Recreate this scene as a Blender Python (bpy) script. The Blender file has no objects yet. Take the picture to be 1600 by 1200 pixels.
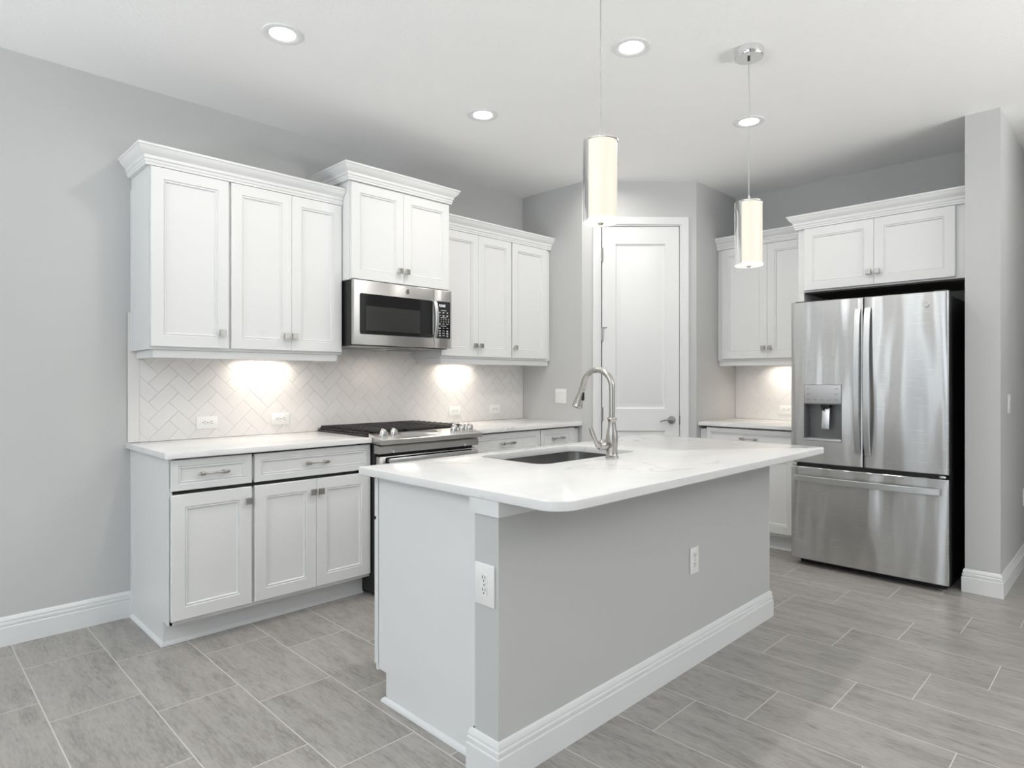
import bpy, bmesh, math, random
from mathutils import Vector, Matrix
C = bpy.context.scene.collection
PI = math.pi
SC = bpy.context.scene

# ------------------------------------------------------------------ camera
cam_d = bpy.data.cameras.new('camera'); cam = bpy.data.objects.new('camera', cam_d); C.objects.link(cam)
YAW = math.radians(45.1)
cam.location = (0, 0, 1.25)
cam.rotation_euler = (PI/2, 0, YAW - PI/2)
cam_d.sensor_width = 36; cam_d.lens = 988/1600*36
cam_d.shift_y = -8/1600
cam_d.clip_start = 0.05
SC.camera = cam
# ------------------------------------------------------------------ world, exposure
SC.view_settings.view_transform = 'Standard'
SC.view_settings.look = 'None'
SC.view_settings.gamma = 1
SC.view_settings.use_curve_mapping = False
SC.view_settings.exposure = 0.11
w = bpy.data.worlds.new('world'); SC.world = w; w.use_nodes = True
bg = w.node_tree.nodes['Background']
bg.inputs[0].default_value = (0.80, 0.90, 1.0, 1); bg.inputs[1].default_value = 0.7

def area(name, loc, rot, sx, sy, power, col, spread=PI, shape='RECTANGLE'):
    l = bpy.data.lights.new(name, 'AREA'); l.shape = shape; l.size = sx
    if shape in ('RECTANGLE', 'ELLIPSE'): l.size_y = sy
    l.energy = power; l.color = col; l.spread = spread
    o = bpy.data.objects.new(name, l); o.location = loc; o.rotation_euler = rot; C.objects.link(o)
    return o
# daylight entering by the big west windows (behind the camera, on the left); the ceiling, south and hall fills are added
DAY = (0.88, 0.94, 1.0)
UP, GS = math.radians(60), math.radians(112)      # upward tilt and narrowed spread of the added ceiling fill lights
area('west_window_daylight', (-3.39, 2.72, 1.30), (0, -PI/2, 0), 2.1, 0.80, 4, DAY)
area('west_ceiling_fill_north', (-3.30, 1.75, 0.9), (0, -PI/2-UP, 0), 0.9, 1.00, 88, (0.93, 0.97, 1.0), GS)  # added fill, aimed up to brighten the ceiling
area('west_ceiling_fill_south', (-3.30, -0.6, 0.9), (0, -PI/2-UP, 0), 1.2, 2.5, 48, (0.93, 0.97, 1.0), GS)  # second upward fill added for the ceiling
area('west_door_sky', (-3.36, -0.6, 1.45), (0, -PI/2, 0), 1.9, 2.5, 20, DAY)
area('south_fill', (3.3, -3.36, 1.8), (PI/2, 0, 0), 2.3, 1.5, 3, (0.96, 0.98, 1.0))  # weak fill light added on the south side
area('south_ceiling_fill', (3.3, -3.30, 0.95), (PI/2+UP, 0, 0), 2.3, 1.1, 106, (1.0, 0.985, 0.96), GS)  # upward fill added for the right part of the ceiling
area('hall_fill_light', (5.7, -0.15, 2.775), (0, 0, 0), 0.11, 0.11, 1.8, (1.0, 0.955, 0.90), math.radians(160), 'DISK')  # added to brighten the hall wall, no fixture there
# lamps: recessed cans
CANS = [(1.275, 2.74), (2.482, 1.70), (2.499, 2.75), (3.70, 1.69), (3.70, 2.75)]
UNSEEN_CANS = [(1.275, 1.70)]
for (x, y) in CANS + UNSEEN_CANS:
    area('can_light', (x, y, 2.793), (0, 0, 0), 0.11, 0.11, (4.0 if x > 3.6 and y > 2.7 else 4.6) if (x, y) in CANS else 6.0, (1.0, 0.955, 0.90), math.radians(165), 'DISK')
# under-cabinet pucks
WARM = (1.0, 0.89, 0.77)
for (x, y) in ((1.62, 3.60), (3.12, 3.60)):
    area('puck_light', (x, y+.095, 1.388), (0, 0, 0), 0.34, 0.05, 1.25, WARM, math.radians(145), 'ELLIPSE')
area('puck_light', (5.10, 2.02, 1.388), (0, 0, PI/2), 0.34, 0.05, 1.2, WARM, math.radians(145), 'ELLIPSE')

# cooktop lamp in the underside of the microwave
area('cooktop_lamp', (2.36, 3.50, 1.438), (0, 0, 0), .20, .06, .75, WARM, math.radians(170), 'ELLIPSE')

# ------------------------------------------------------------------ materials
def nmat(name):
    m = bpy.data.materials.new(name); m.use_nodes = True
    nt = m.node_tree; b = nt.nodes['Principled BSDF']
    return m, nt, b
def N(nt, t, **kw):
    n = nt.nodes.new(t)
    for k, v in kw.items(): setattr(n, k, v)
    return n
def mathn(nt, op, a, b=None):
    n = nt.nodes.new('ShaderNodeMath'); n.operation = op
    for i, v in enumerate((a, b)):
        if v is None: continue
        if isinstance(v, (int, float)): n.inputs[i].default_value = v
        else: nt.links.new(v, n.inputs[i])
    return n.outputs[0]
def mat(name, col, rough=0.5, metal=0.0, bump=None, spec=0.5, emit=None, estr=0, coat=0):
    m, nt, b = nmat(name)
    b.inputs['Base Color'].default_value = (*col, 1)
    b.inputs['Roughness'].default_value = rough
    b.inputs['Metallic'].default_value = metal
    b.inputs['Specular IOR Level'].default_value = spec
    if coat: b.inputs['Coat Weight'].default_value = coat
    if emit:
        b.inputs['Emission Color'].default_value = (*emit, 1); b.inputs['Emission Strength'].default_value = estr
    # a faint procedural break-up of gloss on every surface, plus a bump when asked
    tc = N(nt, 'ShaderNodeTexCoord')
    nz = N(nt, 'ShaderNodeTexNoise'); nz.inputs['Scale'].default_value = 9; nz.inputs['Detail'].default_value = 3
    nt.links.new(tc.outputs['Object'], nz.inputs['Vector'])
    mr = N(nt, 'ShaderNodeMapRange'); mr.inputs['To Min'].default_value = max(rough-0.03, 0); mr.inputs['To Max'].default_value = rough+0.03
    nt.links.new(nz.outputs['Fac'], mr.inputs['Value']); nt.links.new(mr.outputs[0], b.inputs['Roughness'])
    if bump:
        scale, strength, dist = bump[:3]
        n2 = N(nt, 'ShaderNodeTexNoise'); n2.inputs['Scale'].default_value = scale; n2.inputs['Detail'].default_value = 2
        if len(bump) > 3:
            mp = N(nt, 'ShaderNodeMapping'); mp.inputs['Scale'].default_value = bump[3]
            nt.links.new(tc.outputs['Object'], mp.inputs['Vector']); nt.links.new(mp.outputs[0], n2.inputs['Vector'])
        else: nt.links.new(tc.outputs['Object'], n2.inputs['Vector'])
        bp = N(nt, 'ShaderNodeBump'); bp.inputs['Strength'].default_value = strength; bp.inputs['Distance'].default_value = dist
        nt.links.new(n2.outputs['Fac'], bp.inputs['Height']); nt.links.new(bp.outputs[0], b.inputs['Normal'])
    return m

M = {}
M['wall'] = mat('grey_wall_paint', (0.578, 0.582, 0.576), 0.6, bump=(160, 0.10, 0.002))
M['ceiling'] = mat('white_ceiling_paint', (0.93, 0.93, 0.925), 0.75, bump=(55, 0.35, 0.004))
M['trim'] = mat('white_trim_paint', (0.79, 0.80, 0.80), 0.35)
M['cab'] = mat('white_cabinet_paint', (0.790, 0.797, 0.795), 0.33)
M['cab_in'] = mat('cabinet_shadow_gap', (0.30, 0.29, 0.28), 0.7)
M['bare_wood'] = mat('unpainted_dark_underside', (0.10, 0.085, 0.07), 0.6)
M['tile'] = mat('glazed_white_tile', (0.79, 0.775, 0.76), 0.12)
M['grout'] = mat('white_grout', (0.70, 0.685, 0.67), 0.8)
M['nickel'] = mat('brushed_nickel', (0.50, 0.48, 0.45), 0.26, 1.0)
M['chrome'] = mat('polished_chrome', (0.80, 0.80, 0.80), 0.06, 1.0)
M['dark_nickel'] = mat('satin_hinge_metal', (0.36, 0.35, 0.335), 0.33, 1.0)
M['plate'] = mat('white_plastic_plate', (0.86, 0.86, 0.84), 0.35)
M['slot'] = mat('dark_slot', (0.03, 0.03, 0.03), 0.6)
M['black'] = mat('black_plastic', (0.012, 0.012, 0.013), 0.42)
M['black_gloss'] = mat('black_glass', (0.010, 0.010, 0.011), 0.06)
M['window_mesh'] = mat('microwave_window_mesh', (0.035, 0.037, 0.034), 0.14)
M['iron'] = mat('cast_iron_grate', (0.018, 0.017, 0.016), 0.45)
M['enamel'] = mat('black_enamel', (0.014, 0.014, 0.014), 0.2)
M['ink'] = mat('white_ink', (0.72, 0.72, 0.72), 0.5)
M['led'] = mat('display_segments', (0.9, 0.95, 1.0), 0.5, emit=(0.9, 0.95, 1.0), estr=0.6)
M['grey_ink'] = mat('grey_ink', (0.18, 0.18, 0.18), 0.5)
M['panel_silver'] = mat('silver_control_panel', (0.50, 0.51, 0.515), 0.35, 0.4)
M['lens'] = mat('lit_lens', (1, 1, 1), 0.5, emit=(1.0, 0.985, 0.96), estr=6)
M['opal'] = mat('lit_opal_glass', (0.35, 0.33, 0.30), 0.25, emit=(1.0, 0.955, 0.79), estr=0.58)
M['opal_disc'] = mat('lit_glass_disc', (0.95, 0.93, 0.88), 0.2, emit=(1.0, 0.96, 0.88), estr=0.5)
M['recess'] = mat('dark_silver_recess', (0.20, 0.20, 0.205), 0.35, 0.5)
M['wall_far'] = mat('dimmed_west_wall', (0.30, 0.29, 0.28), 0.6)  # unseen west wall, darkened to dim the refrigerator's reflections
M['screen'] = mat('reflection_tinted_display', (0.42, 0.42, 0.42), 0.12, 0.3)  # silvery grey stands in for light reflected on the display
M['cord'] = mat('silver_cord', (0.45, 0.45, 0.44), 0.4, 0.5)
M['hall_trim'] = M['trim']

def steel(name, col, rough, wave, grain_axis, aniso=0.0):
    m, nt, b = nmat(name)
    b.inputs['Base Color'].default_value = (*col, 1); b.inputs['Metallic'].default_value = 1
    b.inputs['Roughness'].default_value = rough
    b.inputs['Anisotropic'].default_value = aniso; b.inputs['Anisotropic Rotation'].default_value = 0.25
    tg = N(nt, 'ShaderNodeTangent', direction_type='RADIAL', axis='Z'); nt.links.new(tg.outputs[0], b.inputs['Tangent'])
    tc = N(nt, 'ShaderNodeTexCoord')
    mp = N(nt, 'ShaderNodeMapping'); mp.inputs['Scale'].default_value = (5.5, 1, 0.9)
    nt.links.new(tc.outputs['Object'], mp.inputs['Vector'])
    nz = N(nt, 'ShaderNodeTexNoise'); nz.inputs['Scale'].default_value = 1.25; nz.inputs['Detail'].default_value = 0.6
    nt.links.new(mp.outputs[0], nz.inputs['Vector'])
    bp = N(nt, 'ShaderNodeBump'); bp.inputs['Strength'].default_value = 1.0; bp.inputs['Distance'].default_value = wave
    nt.links.new(nz.outputs['Fac'], bp.inputs['Height'])
    mp2 = N(nt, 'ShaderNodeMapping'); mp2.inputs['Scale'].default_value = grain_axis
    nt.links.new(tc.outputs['Object'], mp2.inputs['Vector'])
    n2 = N(nt, 'ShaderNodeTexNoise'); n2.inputs['Scale'].default_value = 6; n2.inputs['Detail'].default_value = 4
    nt.links.new(mp2.outputs[0], n2.inputs['Vector'])
    mr = N(nt, 'ShaderNodeMapRange'); mr.inputs['To Min'].default_value = rough-0.012; mr.inputs['To Max'].default_value = rough+0.012
    nt.links.new(n2.outputs['Fac'], mr.inputs['Value']); nt.links.new(mr.outputs[0], b.inputs['Roughness'])
    nt.links.new(bp.outputs[0], b.inputs['Normal'])
    return m
M['steel'] = steel('stainless_steel', (0.61, 0.61, 0.605), 0.27, 0.028, (1, 1, 60), 0.8)
M['steel_flat'] = steel('stainless_steel_flat', (0.58, 0.57, 0.555), 0.30, 0.001, (1, 60, 60), 0.6)
M['steel_bar'] = steel('stainless_steel_bar', (0.66, 0.67, 0.67), 0.30, 0.0005, (60, 60, 1))
M['sink_steel'] = steel('sink_steel', (0.50, 0.50, 0.50), 0.25, 0.001, (40, 40, 1))

def quartz():
    m, nt, b = nmat('white_quartz')
    tc = N(nt, 'ShaderNodeTexCoord')
    mp = N(nt, 'ShaderNodeMapping'); mp.inputs['Rotation'].default_value = (0, 0, 0.9); mp.inputs['Scale'].default_value = (1.0, 2.6, 1.5)
    nt.links.new(tc.outputs['Object'], mp.inputs['Vector'])
    n1 = N(nt, 'ShaderNodeTexNoise'); n1.inputs['Scale'].default_value = 1.6; n1.inputs['Detail'].default_value = 5; n1.inputs['Distortion'].default_value = 1.2
    nt.links.new(mp.outputs[0], n1.inputs['Vector'])
    d = mathn(nt, 'ABSOLUTE', mathn(nt, 'SUBTRACT', n1.outputs['Fac'], 0.5))
    v = mathn(nt, 'MAXIMUM', mathn(nt, 'SUBTRACT', 1.0, mathn(nt, 'MULTIPLY', d, 38.0)), 0.0)
    n2 = N(nt, 'ShaderNodeTexNoise'); n2.inputs['Scale'].default_value = 3.0; n2.inputs['Detail'].default_value = 2
    nt.links.new(tc.outputs['Object'], n2.inputs['Vector'])
    gate = mathn(nt, 'MAXIMUM', mathn(nt, 'MULTIPLY', mathn(nt, 'SUBTRACT', n2.outputs['Fac'], 0.52), 4.0), 0.0)
    fac = mathn(nt, 'MINIMUM', mathn(nt, 'MULTIPLY', v, gate), 0.75)
    n3 = N(nt, 'ShaderNodeTexNoise'); n3.inputs['Scale'].default_value = 2.2; n3.inputs['Detail'].default_value = 4
    nt.links.new(mp.outputs[0], n3.inputs['Vector'])
    cr = N(nt, 'ShaderNodeValToRGB'); cr.color_ramp.elements[0].position = 0.3; cr.color_ramp.elements[1].position = 0.7
    cr.color_ramp.elements[0].color = (0.735, 0.735, 0.728, 1); cr.color_ramp.elements[1].color = (0.80, 0.80, 0.792, 1)
    nt.links.new(n3.outputs['Fac'], cr.inputs[0])
    mx = N(nt, 'ShaderNodeMix', data_type='RGBA'); nt.links.new(fac, mx.inputs[0])
    nt.links.new(cr.outputs[0], mx.inputs[6]); mx.inputs[7].default_value = (0.47, 0.47, 0.46, 1)
    nt.links.new(mx.outputs[2], b.inputs['Base Color'])
    b.inputs['Roughness'].default_value = 0.15
    return m
M['quartz'] = quartz()

def floor_mat():
    m, nt, b = nmat('grey_vein_cut_floor_tile')
    tc = N(nt, 'ShaderNodeTexCoord')
    sx = N(nt, 'ShaderNodeSeparateXYZ'); nt.links.new(tc.outputs['Object'], sx.inputs[0])
    X, Y = sx.outputs[0], sx.outputs[1]
    W, L = 0.302, 0.5925
    u = mathn(nt, 'DIVIDE', mathn(nt, 'SUBTRACT', X, 0.43 - 30*W), W)
    row = mathn(nt, 'FLOOR', u)
    fu = mathn(nt, 'SUBTRACT', u, row)
    sh = mathn(nt, 'MULTIPLY', mathn(nt, 'MODULO', row, 3.0), 1/3)
    v = mathn(nt, 'ADD', mathn(nt, 'DIVIDE', mathn(nt, 'SUBTRACT', Y, 3.41 - 30*L), L), sh)
    tl = mathn(nt, 'FLOOR', v)
    fv = mathn(nt, 'SUBTRACT', v, tl)
    ex = mathn(nt, 'MULTIPLY', mathn(nt, 'MINIMUM', fu, mathn(nt, 'SUBTRACT', 1.0, fu)), W)
    ey = mathn(nt, 'MULTIPLY', mathn(nt, 'MINIMUM', fv, mathn(nt, 'SUBTRACT', 1.0, fv)), L)
    e = mathn(nt, 'MINIMUM', ex, ey)
    gr = N(nt, 'ShaderNodeMapRange'); gr.inputs['From Min'].default_value = 0.0013; gr.inputs['From Max'].default_value = 0.0025
    gr.inputs['To Min'].default_value = 1; gr.inputs['To Max'].default_value = 0
    nt.links.new(e, gr.inputs['Value'])
    # per-tile offset so that the figure breaks at the joints
    cid = N(nt, 'ShaderNodeCombineXYZ'); nt.links.new(row, cid.inputs[0]); nt.links.new(tl, cid.inputs[1])
    wn = N(nt, 'ShaderNodeTexWhiteNoise'); nt.links.new(cid.outputs[0], wn.inputs['Vector'])
    sc = N(nt, 'ShaderNodeVectorMath', operation='SCALE'); nt.links.new(wn.outputs['Color'], sc.inputs[0]); sc.inputs['Scale'].default_value = 40
    ad = N(nt, 'ShaderNodeVectorMath', operation='ADD'); nt.links.new(tc.outputs['Object'], ad.inputs[0]); nt.links.new(sc.outputs[0], ad.inputs[1])
    def streak(scale, sxyz, detail, dist):
        mp = N(nt, 'ShaderNodeMapping'); mp.inputs['Scale'].default_value = sxyz
        nt.links.new(ad.outputs[0], mp.inputs['Vector'])
        n = N(nt, 'ShaderNodeTexNoise'); n.inputs['Scale'].default_value = scale; n.inputs['Detail'].default_value = detail; n.inputs['Distortion'].default_value = dist
        n.inputs['Roughness'].default_value = 0.62
        nt.links.new(mp.outputs[0], n.inputs['Vector']); return n.outputs['Fac']
    s1 = streak(3.0, (5.5, 1.0, 1), 6, 0.5)
    s2 = streak(9.0, (6.0, 0.9, 1), 4, 0.3)
    s3 = streak(26.0, (4.5, 0.75, 1), 3, 0.2)
    s4 = streak(14.0, (3.2, 1.0, 1), 5, 1.2)
    cr = N(nt, 'ShaderNodeValToRGB')
    el = cr.color_ramp.elements
    el[0].position = 0.34; el[0].color = (0.226, 0.214, 0.199, 1)
    el[1].position = 0.66; el[1].color = (0.412, 0.394, 0.368, 1)
    mid = el.new(0.50); mid.color = (0.340, 0.324, 0.302, 1)
    blend = mathn(nt, 'ADD', mathn(nt, 'MULTIPLY', s1, 0.55), mathn(nt, 'MULTIPLY', s3, 0.45))
    nt.links.new(blend, cr.inputs[0])
    dk = N(nt, 'ShaderNodeMapRange'); dk.inputs['From Min'].default_value = 0.57; dk.inputs['From Max'].default_value = 0.70
    dk.inputs['To Min'].default_value = 0; dk.inputs['To Max'].default_value = 0.62
    nt.links.new(mathn(nt, 'ADD', mathn(nt, 'MULTIPLY', s4, 0.6), mathn(nt, 'MULTIPLY', s2, 0.4)), dk.inputs['Value'])
    mx = N(nt, 'ShaderNodeMix', data_type='RGBA'); nt.links.new(dk.outputs[0], mx.inputs[0])
    nt.links.new(cr.outputs[0], mx.inputs[6]); mx.inputs[7].default_value = (0.14, 0.132, 0.124, 1)
    m2 = N(nt, 'ShaderNodeMix', data_type='RGBA'); nt.links.new(gr.outputs[0], m2.inputs[0])
    nt.links.new(mx.outputs[2], m2.inputs[6]); m2.inputs[7].default_value = (0.62, 0.605, 0.58, 1)
    nt.links.new(m2.outputs[2], b.inputs['Base Color'])
    rr = N(nt, 'ShaderNodeMapRange'); rr.inputs['To Min'].default_value = 0.24; rr.inputs['To Max'].default_value = 0.40
    nt.links.new(s2, rr.inputs['Value'])
    ra = mathn(nt, 'ADD', rr.outputs[0], mathn(nt, 'MULTIPLY', gr.outputs[0], 0.3))
    nt.links.new(ra, b.inputs['Roughness'])
    bp = N(nt, 'ShaderNodeBump'); bp.inputs['Strength'].default_value = 0.4; bp.inputs['Distance'].default_value = 0.001; bp.invert = True
    nt.links.new(gr.outputs[0], bp.inputs['Height']); nt.links.new(bp.outputs[0], b.inputs['Normal'])
    return m
M['floor'] = floor_mat()

# ------------------------------------------------------------------ mesh helpers
class MB:
    def __init__(s): s.bm = bmesh.new()
    def box(s, x0, x1, y0, y1, z0, z1, bev=0.0, seg=2):
        b = s.bm
        vs = [b.verts.new(p) for p in ((x0,y0,z0),(x1,y0,z0),(x1,y1,z0),(x0,y1,z0),(x0,y0,z1),(x1,y0,z1),(x1,y1,z1),(x0,y1,z1))]
        fs = [b.faces.new([vs[i] for i in q]) for q in ((3,2,1,0),(4,5,6,7),(0,1,5,4),(1,2,6,5),(2,3,7,6),(3,0,4,7))]
        if bev > 0:
            es = list({e for f in fs for e in f.edges})
            bmesh.ops.bevel(b, geom=es, offset=bev, segments=seg, affect='EDGES', profile=0.5)
        return s
    def loops(s, loops, cap0=True, cap1=True, closed=True):
        """skin successive closed rings of points"""
        b = s.bm; rings = [[b.verts.new(p) for p in l] for l in loops]
        n = len(rings[0])
        for a, c in zip(rings, rings[1:]):
            for i in range(n if closed else n-1):
                j = (i+1) % n
                try: b.faces.new((a[i], a[j], c[j], c[i]))
                except ValueError: pass
        if cap0: b.faces.new(list(reversed(rings[0])))
        if cap1: b.faces.new(rings[-1])
        return s
    def prism(s, pts, z0, z1):
        return s.loops([[(x, y, z0) for x, y in pts], [(x, y, z1) for x, y in pts]])
    def lathe(s, prof, c=(0,0,0), axis='Z', n=32, a0=0, a1=2*PI, cap=True):
        full = abs(a1-a0-2*PI) < 1e-6
        rings = []
        for r, h in prof:
            ring = []
            for i in range(n if full else n+1):
                a = a0 + (a1-a0)*i/n
                p = (r*math.cos(a), r*math.sin(a), h)
                if axis == 'X': p = (p[2], p[0], p[1])
                elif axis == 'Y': p = (p[0], p[2], p[1])
                ring.append((c[0]+p[0], c[1]+p[1], c[2]+p[2]))
            rings.append(ring)
        return s.loops(rings, cap0=cap and full, cap1=cap and full, closed=full)
    def tube(s, pts, r, n=14, cap=True):
        pts = [Vector(p) for p in pts]; rs = r if isinstance(r, (list, tuple)) else [r]*len(pts)
        t0 = (pts[1]-pts[0]).normalized()
        up = Vector((0,0,1)) if abs(t0.z) < 0.9 else Vector((1,0,0))
        nrm = (up - t0*up.dot(t0)).normalized()
        rings = []
        for i, p in enumerate(pts):
            t = (pts[min(i+1, len(pts)-1)] - pts[max(i-1, 0)]).normalized()
            nrm = (nrm - t*nrm.dot(t)).normalized(); bn = t.cross(nrm)
            rings.append([tuple(p + (nrm*math.cos(2*PI*k/n) + bn*math.sin(2*PI*k/n))*rs[i]) for k in range(n)])
        return s.loops(rings, cap, cap)
    def sweep(s, path, prof, side=1, zbase=0.0):
        """moulding: profile (out, z) carried along an open path in plan, mitred; out is to the right of travel (side=1)"""
        P = [Vector((x, y)) for x, y in path]; rings = []
        for i, p in enumerate(P):
            d = []
            if i > 0: d.append((P[i]-P[i-1]).normalized())
            if i < len(P)-1: d.append((P[i+1]-P[i]).normalized())
            ns = [Vector((q.y, -q.x))*side for q in d]
            if len(ns) == 2:
                m_ = (ns[0]+ns[1]).normalized(); m_ = m_ / max(m_.dot(ns[0]), 0.2)
            else: m_ = ns[0]
            rings.append([(p.x+m_.x*o, p.y+m_.y*o, zbase+z) for o, z in prof])
        return s.loops(rings)
    def panel(s, x0, x1, z0, z1, yf, th, stile, prof=((.0015, .004), (.004, .0055), (.007, .0028), (.0105, .003), (.014, .0105))):
        """five-piece door or drawer front facing -y, front plane at yf, with a moulded recess"""
        ins = [(0, th), (0, .003), (.003, 0)] + [(stile+a, d) for a, d in ((0, 0),) + tuple(prof)]
        return s.loops([[(x0+i, yf+d, z0+i), (x1-i, yf+d, z0+i), (x1-i, yf+d, z1-i), (x0+i, yf+d, z1-i)] for i, d in ins])
    def xform(s, mtx): bmesh.ops.transform(s.bm, matrix=mtx, verts=s.bm.verts); return s
    def build(s, name, m, parent=None, smooth=35, loc=None, rotz=0, label=None):
        bmesh.ops.recalc_face_normals(s.bm, faces=s.bm.faces)
        me = bpy.data.meshes.new(name); s.bm.to_mesh(me); s.bm.free()
        me.materials.append(m)
        if smooth:
            me.polygons.foreach_set('use_smooth', [True]*len(me.polygons)); me.set_sharp_from_angle(angle=math.radians(smooth))
        o = bpy.data.objects.new(name, me); C.objects.link(o)
        if parent: o.parent = parent
        if loc is not None: o.location = loc
        if rotz: o.rotation_euler = (0, 0, rotz)
        if label: o['label'] = label
        return o

def tag(o, label, cat, group=None, kind=None):
    o['label'] = label; o['category'] = cat
    if group: o['group'] = group
    if kind: o['kind'] = kind
    return o
def thing(name, loc, rotz, label, cat, group=None, kind=None):
    o = bpy.data.objects.new(name, None); C.objects.link(o); o.empty_display_size = 0.1
    o.location = loc; o.rotation_euler = (0, 0, rotz)
    return tag(o, label, cat, group, kind)
def struct(o, label=None):
    o['kind'] = 'structure'
    if label: o['label'] = label
    return o
def copy_tree(o, parent=None):
    c = o.copy(); C.objects.link(c)
    if parent: c.parent = parent
    for ch in list(o.children): copy_tree(ch, c)
    return c
def rrect(x0, x1, y0, y1, rad, ins=0.0, n=10):
    """rounded rectangle ring; rad = radius of (x0y0, x1y0, x1y1, x0y1)"""
    if not isinstance(rad, (tuple, list)): rad = (rad,)*4
    out = []
    for (cx, cy, sx, sy, a), r in zip(((x0,y0,1,1,PI), (x1,y0,-1,1,1.5*PI), (x1,y1,-1,-1,0), (x0,y1,1,-1,.5*PI)), rad):
        ox, oy = cx+sx*r, cy+sy*r; rr = max(r-ins, 0.0005)
        if r <= ins: ox, oy, rr = cx+sx*(ins+.0005), cy+sy*(ins+.0005), .0005
        for k in range(n+1):
            t = a + .5*PI*k/n
            out.append((ox+rr*math.cos(t), oy+rr*math.sin(t)))
    return out
def text_mesh(body, size, name, m, parent, mtx, extrude=0.0004, sx=1.0):
    cu = bpy.data.curves.new(name, 'FONT'); cu.body = body; cu.size = size; cu.extrude = extrude
    cu.align_x = 'CENTER'; cu.align_y = 'CENTER'; cu.resolution_u = 3
    t = bpy.data.objects.new('tmp', cu); C.objects.link(t)
    bpy.context.view_layer.update()
    me = bpy.data.meshes.new_from_object(t.evaluated_get(bpy.context.evaluated_depsgraph_get()))
    bpy.data.objects.remove(t); bpy.data.curves.remove(cu)
    me.transform(Matrix.Scale(sx, 4, (1,0,0))); me.transform(mtx); me.materials.clear(); me.materials.append(m); me.name = name
    o = bpy.data.objects.new(name, me); C.objects.link(o)
    if parent: o.parent = parent
    return o
def front_mtx(x, y, z):      # text standing up, facing -y
    return Matrix.Translation((x, y, z)) @ Matrix.Rotation(PI/2, 4, 'X')

# ------------------------------------------------------------------ room shell
YA, XF, ZC = 3.78, 5.205, 2.80
PX, PY, QX, QY = 3.895, 3.13, 4.53, 2.495        # corners of the pantry bump-out
SX, SY0, SY1 = 4.517, 0.587, 0.755               # wall that ends beside the refrigerator
struct(MB().box(-3.5, 7.1, -3.5, 3.9, -0.1, 0).build('floor', M['floor'], smooth=0), 'grey vein-cut porcelain tile floor with pale grout')
struct(MB().box(-3.5, 7.1, -3.5, 3.9, ZC, ZC+0.1).build('ceiling', M['ceiling'], smooth=0), 'white lightly textured ceiling')
struct(MB().box(-3.5, XF+.2, YA, YA+0.1, 0, ZC).build('wall_left', M['wall'], smooth=0), 'grey painted wall behind the range')
struct(MB().box(XF, XF+0.1, SY1, YA, 0, ZC).build('wall_right', M['wall'], smooth=0), 'grey painted wall behind the refrigerator')
struct(MB().box(SX, 7.0, SY0, SY1, 0, ZC).build('wall_end', M['wall'], smooth=0), 'grey wall end beside the refrigerator')
DS = PY-QY; DW = math.hypot(DS, DS)              # door wall: origin (PX,PY), runs at -45 degrees
diag = Matrix.Translation((PX, PY, 0)) @ Matrix.Rotation(-PI/4, 4, 'Z')
D0, D1, DZ = 0.150, 0.770, 2.453                 # clear opening of the pantry door along the wall
mb = MB().box(0, D0-.018, 0, .1, 0, ZC).box(D1+.018, DW, 0, .1, 0, ZC).box(D0-.018, D1+.018, 0, .1, DZ+.018, ZC)
mb.xform(diag)
mb.box(PX, PX+.1, PY, YA, 0, ZC).box(QX, XF, QY, QY+.1, 0, ZC)
struct(mb.build('wall_pantry', M['wall'], smooth=0), 'grey angled wall around the white pantry door')
# the room behind the camera: west wall with windows, south wall with a window, hall
def wall_with_holes(u0, u1, holes):               # returns boxes (u0,u1,z0,z1)
    out = []; u = u0
    for a, b, z0, z1 in sorted(holes):
        out += [(u, a, 0, ZC)]
        if z0 > 0: out.append((a, b, 0, z0))
        out.append((a, b, z1, ZC)); u = b
    out.append((u, u1, 0, ZC)); return out
WH = [(1.2, 3.15, 0.2, 2.4), (-1.9, 0.7, 0.05, 2.45)]
mb = MB()
for a, b, z0, z1 in wall_with_holes(-3.5, YA, WH): mb.box(-3.5, -3.4, a, b, z0, z1)
struct(mb.build('wall_west', M['wall_far'], smooth=0))
SH = [(2.1, 4.5, 0.4, 2.6)]  # opening placed to suit the added south fill lights
mb = MB()
for a, b, z0, z1 in wall_with_holes(-3.4, 4.6, SH): mb.box(a, b, -3.5, -3.4, z0, z1)
struct(mb.build('wall_south', M['wall'], smooth=0))
struct(MB().box(4.6, 4.7, -3.4, -0.75, 0, ZC).box(4.7, 7.0, -0.85, -0.75, 0, ZC).box(7.0, 7.1, -0.85, SY1, 0, ZC).build('wall_hall_blocker', M['wall'], smooth=0))  # unseen walls added to block light and keep the hall dim
for i, (a, b, z0, z1) in enumerate(WH):
    mb = MB()
    for u in (a, (a+b)/2, b): mb.box(-3.5, -3.42, u-.035, u+.035, z0, z1)
    mb.box(-3.5, -3.42, a, b, z0-.03, z0+.05).box(-3.5, -3.42, a, b, z1-.05, z1+.02)
    struct(mb.build('window_%d' % (i+1), M['trim'], smooth=0))
mb = MB()
for u in (2.1, 3.3, 4.5): mb.box(u-.04, u+.04, -3.5, -3.42, .4, 2.6)
mb.box(2.1, 4.5, -3.5, -3.42, .37, .45).box(2.1, 4.5, -3.5, -3.42, 2.55, 2.62)
struct(mb.build('window_3', M['trim'], smooth=0))

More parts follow.
